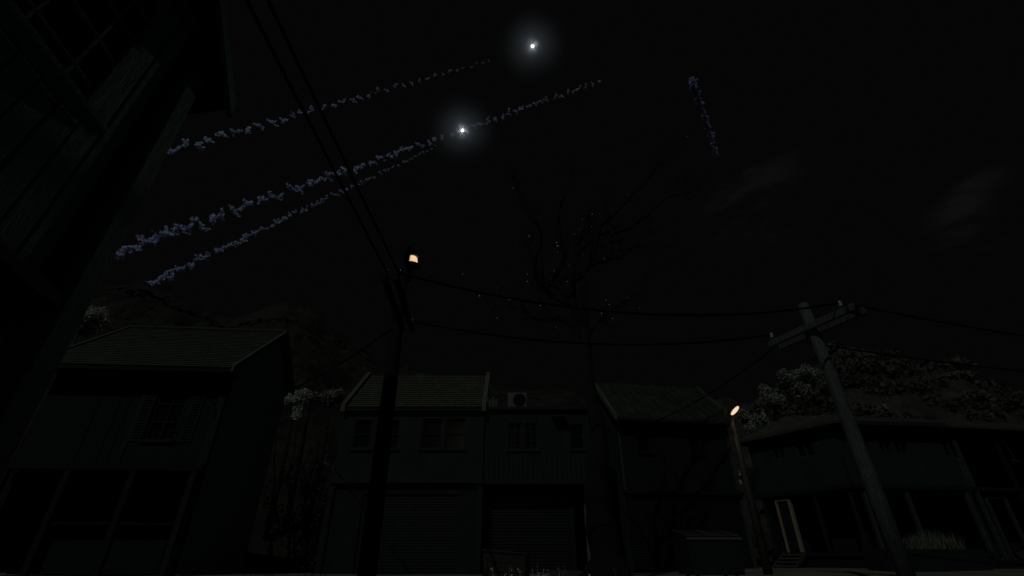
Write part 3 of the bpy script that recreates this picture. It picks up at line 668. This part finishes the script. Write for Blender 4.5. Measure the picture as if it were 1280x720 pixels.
# ---------------------------------------------------------------- grass
def tuft(label, x, y, n, h, spread, m, seed, heads=True, group=None, zb=None, wd=.010, cat='grass tuft'):
    rg = random.Random(seed); o = bpy.data.objects
    g = MB()
    for k in range(n):
        bx, by = rg.gauss(0, spread), rg.gauss(0, spread*.6); hh = h*rg.uniform(.85, 1.04)
        P = [Vector((bx, by, -.03))]; d = Vector((rg.gauss(0, .16), rg.gauss(0, .16), 1))
        for q in range(4):
            d = (d+Vector((rg.gauss(0, .09), rg.gauss(0, .09), 0))).normalized(); P.append(P[-1]+d*hh/4)
        w = Vector((math.cos(k), math.sin(k), 0))*wd*.5
        vs = []
        for q, p in enumerate(P): s_ = 1-.22*q; vs += [p-w*s_, p+w*s_]
        g.add(vs, [(2*q, 2*q+1, 2*q+3, 2*q+2) for q in range(4)])
        if heads and rg.random() < .6:
            for q in range(9): g.leaf(P[-1]+Vector((rg.gauss(0, .004), rg.gauss(0, .004), -.012*q)), .021, rg, .4)
    ob = g.build('grass_tuft', m); ob.location = (x, y, gz(x, y) if zb is None else zb); return tag(ob, label, cat, group)
GG = 'grass tufts at the bottom edge'
tuft('tall whitish grass stalk at the bottom edge, leftmost of the bright ones', -.09, 3.0, 9, .505, .012, 'grass', 1, group=GG)
tuft('short whitish grass stalk second from left along the bottom edge', .0, 3.0, 6, .48, .012, 'grass', 2, group=GG)
tuft('low bunch of whitish stalks in the middle of the bottom-edge grass', .125, 3.0, 9, .48, .02, 'grass', 3, group=GG)
tuft('thick bright bunch of seed heads, fullest tuft along the bottom edge', .19, 3.05, 18, .51, .022, 'grass', 4, group=GG)
tuft('whitish stalks just right of the fullest bottom-edge tuft', .235, 3.0, 8, .50, .012, 'grass', 5, group=GG)
tuft('dim lone stalks at the bottom edge before the dead tree trunk', .62, 3.1, 6, .485, .03, 'grassdim', 6, group=GG)
tuft('yellowish tall reeds between the tiled house and the black pole, left clump', -3.62, 8.0, 12, .85, .12, 'grassdim', 7, False, GG, wd=.016)
tuft('yellowish tall reeds nearest the foot of the black pole', -2.95, 8.3, 12, .9, .12, 'grassdim', 9, False, GG, wd=.016)

# ---------------------------------------------------------------- planter, skip, crate, slab
t = thing('planter', 'long low green planter box in front of the porch at the right', 'planter', (12.3, 17.0, .14), R(7))
g = MB(); g.box(-.6, 2.9, 0, .1, 0, .66); g.box(-.6, 2.9, .9, 1.0, 0, .66); g.box(-.6, -.5, .101, .899, 0, .66); g.box(2.8, 2.9, .101, .899, 0, .66); g.build('side_panel', 'skip', t, bevel=.01)
g = MB(); g.box(-.499, 2.799, .101, .899, .02, .58); g.build('soil', 'ground', t)
rg = random.Random(14); g = MB()
for k in range(620):
    x = rg.uniform(0.55, 2.5); y = rg.uniform(.2, .8); hh = rg.uniform(.35, .85)*(1-abs(x-1.6)*.28); d = Vector((rg.gauss(0, .2), rg.gauss(-.05, .2), 1)).normalized()
    w = Vector((math.cos(k), math.sin(k), 0))*.012; p = Vector((x, y, .55))
    g.add([p-w, p+w, p+d*hh*.6+w*.7, p+d*hh+Vector((0, 0, -.02)), p+d*hh*.6-w*.7], [(0, 1, 2, 3, 4)])
o = g.build('dry_grass', 'grassdim'); o.location = (12.3, 17.0, .14); o.rotation_euler.z = R(7); tag(o, 'thick dry grass growing in the green planter', 'grass', kind='stuff')

t = thing('skip', 'dark green steel skip with two raised lids before the lit lamp post', 'skip', (4.62, 14.0, .09), R(6))
g = MB(); b = MB()
b.prism([(0, 0, .08), (1.35, 0, .08), (1.42, 0, .92), (-.05, 0, .92)], (0, .05, 0)); b.prism([(0, .95, .08), (1.35, .95, .08), (1.42, .95, .97), (-.05, .95, .97)], (0, .05, 0))
b.prism([(0, .051, .08), (.05, .051, .08), (.0, .051, .92), (-.05, .051, .92)], (0, .898, 0)); b.prism([(1.3, .051, .08), (1.35, .051, .08), (1.42, .051, .92), (1.37, .051, .92)], (0, .898, 0)); b.box(.051, 1.299, .051, .949, .08, .12)
b.build('body', 'skip', t)
g = MB(); g.box(-.07, 1.44, -.035, -.002, .87, .93); g.build('rim', 'skiplid', t)
for x in (.22, .66, 1.1):
    g = MB(); g.box(x, x+.06, -.03, -.003, .1, .868); g.build('rib', 'skip', t)
for x in (-.03, .7):
    g = MB(); g.prism([(x, .0, .945), (x, .0, .965), (x, .97, 1.14), (x, .97, 1.12)], (.7, 0, 0)); o = g.build('lid', 'skip', t)
    g = MB(); g.prism([(x-.0, -.012, .966), (x, .97, 1.142), (x, .97, 1.155), (x, -.012, .98)], (.03, 0, 0)); g.prism([(x+.67, -.012, .966), (x+.67, .97, 1.142), (x+.67, .97, 1.155), (x+.67, -.012, .98)], (.03, 0, 0)); g.box(x+.031, x+.669, -.014, .02, .968, .985); g.build('lid_edge', 'skiplid', o)
for x in (.1, 1.15):
    for y in (.15, .75):
        g = MB(); g.lathe([(.05, -.02), (.05, .02)], (x+.05, y, .05), 10, Matrix.Rotation(R(90), 3, 'X')); g.build('wheel', 'metal', t)
t = thing('crate', 'weathered olive plank crate on the ground left of the dead tree', 'crate', (-.45, 9.0, .0), R(-8))
g = MB()
for k in range(4): g.prism([(.0, 0, .05+k*.145), (.66, 0, .05+k*.13), (.66, 0, .17+k*.13), (.0, 0, .185+k*.145)], (0, .03, 0)); g.prism([(.0, .47, .05+k*.145), (.66, .47, .05+k*.13), (.66, .47, .17+k*.13), (.0, .47, .185+k*.145)], (0, .03, 0))
for k in range(4): g.box(-.03, -.001, 0, .5, .05+k*.145, .185+k*.145); g.box(.661, .69, 0, .5, .05+k*.13, .17+k*.13)
g.build('side_boards', 'crate', t, bevel=.005)
g = MB(); g.prism([(-.04, -.03, .632), (.7, -.03, .572), (.7, -.03, .602), (-.04, -.03, .662)], (0, .56, 0)); g.build('lid', 'crate', t, bevel=.008)
for x in (-.02, .6):
    for y in (-.03, .501):
        g = MB(); g.box(x, x+.07, y, y+.028, .0, .56); g.build('corner_batten', 'crate', t)
g = MB(); g.box(0, 1.15, 0, .7, -.05, .20); o = g.build('concrete_slab', 'slab', bevel=.02); o.location = (.98, 13.6+.5, .05); tag(o, 'low concrete slab on the ground just left of the trunk foot', 'slab')

# ---------------------------------------------------------------- flares and smoke trails in the sky
FG = 'burning flares in the night sky'
msm = bpy.data.materials.new('flare_halo_smoke'); msm.use_nodes = True; nt = msm.node_tree; nt.nodes.clear()  # scattering volume added around each flare to give its glow halo
out = nt.nodes.new('ShaderNodeOutputMaterial'); sc = nt.nodes.new('ShaderNodeVolumePrincipled')
sc.inputs['Color'].default_value = (.80, .88, .95, 1); 
tcv = nt.nodes.new('ShaderNodeTexCoord'); vl = nt.nodes.new('ShaderNodeVectorMath'); vl.operation = 'LENGTH'; nt.links.new(tcv.outputs['Object'], vl.inputs[0])
mr = nt.nodes.new('ShaderNodeMapRange'); mr.inputs['From Min'].default_value = 0; mr.inputs['From Max'].default_value = 12.8; mr.inputs['To Min'].default_value = 1; mr.inputs['To Max'].default_value = 0
nt.links.new(vl.outputs['Value'], mr.inputs['Value'])
pw = nt.nodes.new('ShaderNodeMath'); pw.operation = 'POWER'; pw.inputs[1].default_value = 4.2; nt.links.new(mr.outputs[0], pw.inputs[0])
ml = nt.nodes.new('ShaderNodeMath'); ml.operation = 'MULTIPLY'; ml.inputs[1].default_value = .38; nt.links.new(pw.outputs[0], ml.inputs[0]); nt.links.new(ml.outputs[0], sc.inputs['Density'])
nt.links.new(sc.outputs[0], out.inputs['Volume'])
M['glare_rays'] = emit('lit_glare_rays', (.85, .92, 1.), .5)
for lab, loc in (('lower burning white flare beside the middle smoke trail', (-7.54, 50.5, 57.13)), ('topmost burning white flare, above the end of the highest trail', (3.16, 44.14, 68.21))):
    t = thing('flare', lab, 'flare', loc, 0, FG); t.scale = (.6, .6, .6)
    bm = bmesh.new(); bmesh.ops.create_icosphere(bm, subdivisions=2, radius=.36); me = bpy.data.meshes.new('burning_core'); bm.to_mesh(me); bm.free(); me.materials.append(M['flare']); me.shade_smooth()
    o = bpy.data.objects.new('burning_core', me); C.objects.link(o); o.parent = t
    rg = random.Random(len(lab)); g = MB()
    for k in range(34):                                # lens glare rays, added as thin glowing needles
        d = Vector((rg.gauss(0, 1), rg.gauss(0, 1), rg.gauss(0, 1))).normalized()
        g.tube([d*.3, d*rg.uniform(.7, 1.1), d*rg.uniform(1.2, 2.4)], [.09, .04, .006], 4)
    g.build('glare_rays', 'glare_rays', t)
    bm = bmesh.new(); bmesh.ops.create_icosphere(bm, subdivisions=4, radius=13); me = bpy.data.meshes.new('smoke_halo'); bm.to_mesh(me); bm.free(); me.materials.append(msm); me.shade_smooth()
    o = bpy.data.objects.new('smoke_halo', me); C.objects.link(o); o.parent = t; o['kind'] = 'stuff'

def trail(label, a, b, n, s0, s1, k0, k1, seed, m='smoke', curve=0., stop=1.):
    rg = random.Random(seed); a, b = Vector(a), Vector(b); a = a-(b-a)*.035; g = MB()
    for i in range(n):
        u = i/(n-1); p = a.lerp(b, u)+Vector((0, 0, -curve*4*u*(1-u))); s_ = s0+(s1-s0)*u**.8; kk = max(2, int(k0+(k1-k0)*u**.7))
        p += Vector((rg.gauss(0, .06), rg.gauss(0, .06), rg.gauss(0, .10)))*s_
        # each puff is a few ragged arms of curling wisps
        arms = [Vector((rg.gauss(0, 1), rg.gauss(0, .8), rg.gauss(0, 1))).normalized() for _ in range(rg.randint(3, 4))]
        for q in range(kk):
            ar = arms[q % len(arms)]; d = ar*s_*.52*rg.random()**.8+Vector((rg.gauss(0, .06), rg.gauss(0, .06), rg.gauss(0, .06)))*s_
            g.leaf(p+d, s_*rg.uniform(.15, .32), rg, .9)
    o = g.build('smoke_trail', m); return tag(o, label, 'smoke trail', 'smoke trails crossing the sky')
trail('highest of the three slanting smoke trails, fading towards the top flare', (-44.59, 43.55, 45.15), (-4.26, 56.54, 82.76), 37, 1.85, .75, 44, 14, 1)
trail('longest smoke trail, slanting from the plank house past the lower flare', (-52.09, 50.11, 33.72), (15.51, 55.26, 74.96), 62, 2.25, .95, 58, 22, 2)
trail('lowest thin smoke trail, rising from the ridge of the left hill', (-65.76, 73.49, 43.21), (-17.65, 79.01, 83.8), 58, 2.15, .85, 54, 18, 3)
trail('short steep violet smoke streak alone in the upper right sky', (34.36, 58.74, 78.94), (41.68, 69.92, 71.51), 64, 1.6, 1.2, 62, 8, 4, 'smokethin')

# ---------------------------------------------------------------- sky, moon, camera
w = bpy.data.worlds.new('World'); S.world = w; w.use_nodes = True
nt = w.node_tree; nt.nodes.clear(); N = nt.nodes.new; L = nt.links.new
out = N('ShaderNodeOutputWorld'); bg = N('ShaderNodeBackground'); tc = N('ShaderNodeTexCoord')
mp = N('ShaderNodeMapping'); mp.inputs['Scale'].default_value = (1, .8, 2.6); mp.inputs['Rotation'].default_value = (0, R(25), 0); mp.inputs['Location'].default_value = (.3, .1, .25)
mask = None
for cdir, rad_ in (((.439, .68, .592), .06), ((.69, .556, .469), .036), ((.695, .589, .414), .034)):   # a few thin patches of cloud low over the right-hand hills
    ds = N('ShaderNodeVectorMath'); ds.operation = 'DISTANCE'; ds.inputs[1].default_value = Vector(cdir).normalized(); L(tc.outputs['Generated'], ds.inputs[0])
    m_ = N('ShaderNodeMapRange'); m_.interpolation_type = 'SMOOTHSTEP'; m_.inputs['From Min'].default_value = 0; m_.inputs['From Max'].default_value = rad_*2.4; m_.inputs['To Min'].default_value = 1; m_.inputs['To Max'].default_value = 0; L(ds.outputs['Value'], m_.inputs['Value'])
    if mask is None: mask = m_.outputs[0]
    else:
        ad = N('ShaderNodeMath'); ad.operation = 'MAXIMUM'; L(mask, ad.inputs[0]); L(m_.outputs[0], ad.inputs[1]); mask = ad.outputs[0]
nz = N('ShaderNodeTexNoise'); nz.inputs['Scale'].default_value = 9.; nz.inputs['Detail'].default_value = 7; nz.inputs['Roughness'].default_value = .55
cr = N('ShaderNodeValToRGB'); cr.color_ramp.elements[0].position = .0; cr.color_ramp.elements[0].color = (.00152, .00155, .00152, 1)
cr.color_ramp.elements[1].position = .8; cr.color_ramp.elements[1].color = (.0040, .0040, .0039, 1)
L(tc.outputs['Generated'], mp.inputs[0]); L(mp.outputs[0], nz.inputs['Vector']); th = N('ShaderNodeMapRange'); th.interpolation_type = 'SMOOTHSTEP'; th.inputs['From Min'].default_value = .44; th.inputs['From Max'].default_value = .70; L(nz.outputs['Fac'], th.inputs['Value'])
mu = N('ShaderNodeMath'); mu.operation = 'MULTIPLY'; L(th.outputs[0], mu.inputs[0]); L(mask, mu.inputs[1]); L(mu.outputs[0], cr.inputs[0]); L(cr.outputs[0], bg.inputs[0]); L(bg.outputs[0], out.inputs[0])
bg.inputs[1].default_value = 1.
Ld = Vector((.30, .66, -.69))
l = bpy.data.lights.new('moon', 'SUN'); l.energy = .36; l.angle = R(.5); l.color = (.90, .97, 1.0)
o = bpy.data.objects.new('moon', l); C.objects.link(o); o.rotation_euler = Ld.to_track_quat('-Z', 'Y').to_euler(); o.location = (-40, -50, 50)
for nm, loc, pw in (('lamp_light', (-2.33, 9.4, 6.66), 140.), ('lamp_light', (7.38, 15.42, 4.6), 3.5)):
    l = bpy.data.lights.new(nm, 'POINT'); l.energy = pw; l.color = (1, .90, .74) if pw > 20 else (1, .7, .45); l.shadow_soft_size = .05
    o = bpy.data.objects.new(nm, l); C.objects.link(o); o.location = loc

cam = bpy.data.cameras.new('camera'); cam.sensor_width = 36; cam.lens = 36*592/1280; cam.clip_end = 2000; cam.clip_start = .05
o = bpy.data.objects.new('camera', cam); C.objects.link(o); o.location = (0, 0, .5); o.rotation_euler = (R(90+29.87), 0, 0)
S.camera = o
S.view_settings.view_transform = 'Standard'; S.view_settings.look = 'None'; S.view_settings.exposure = 0; S.view_settings.gamma = 1
S.cycles.use_denoising = True
S.cycles.max_bounces = 6
S.render.resolution_x = 1024; S.render.resolution_y = 576
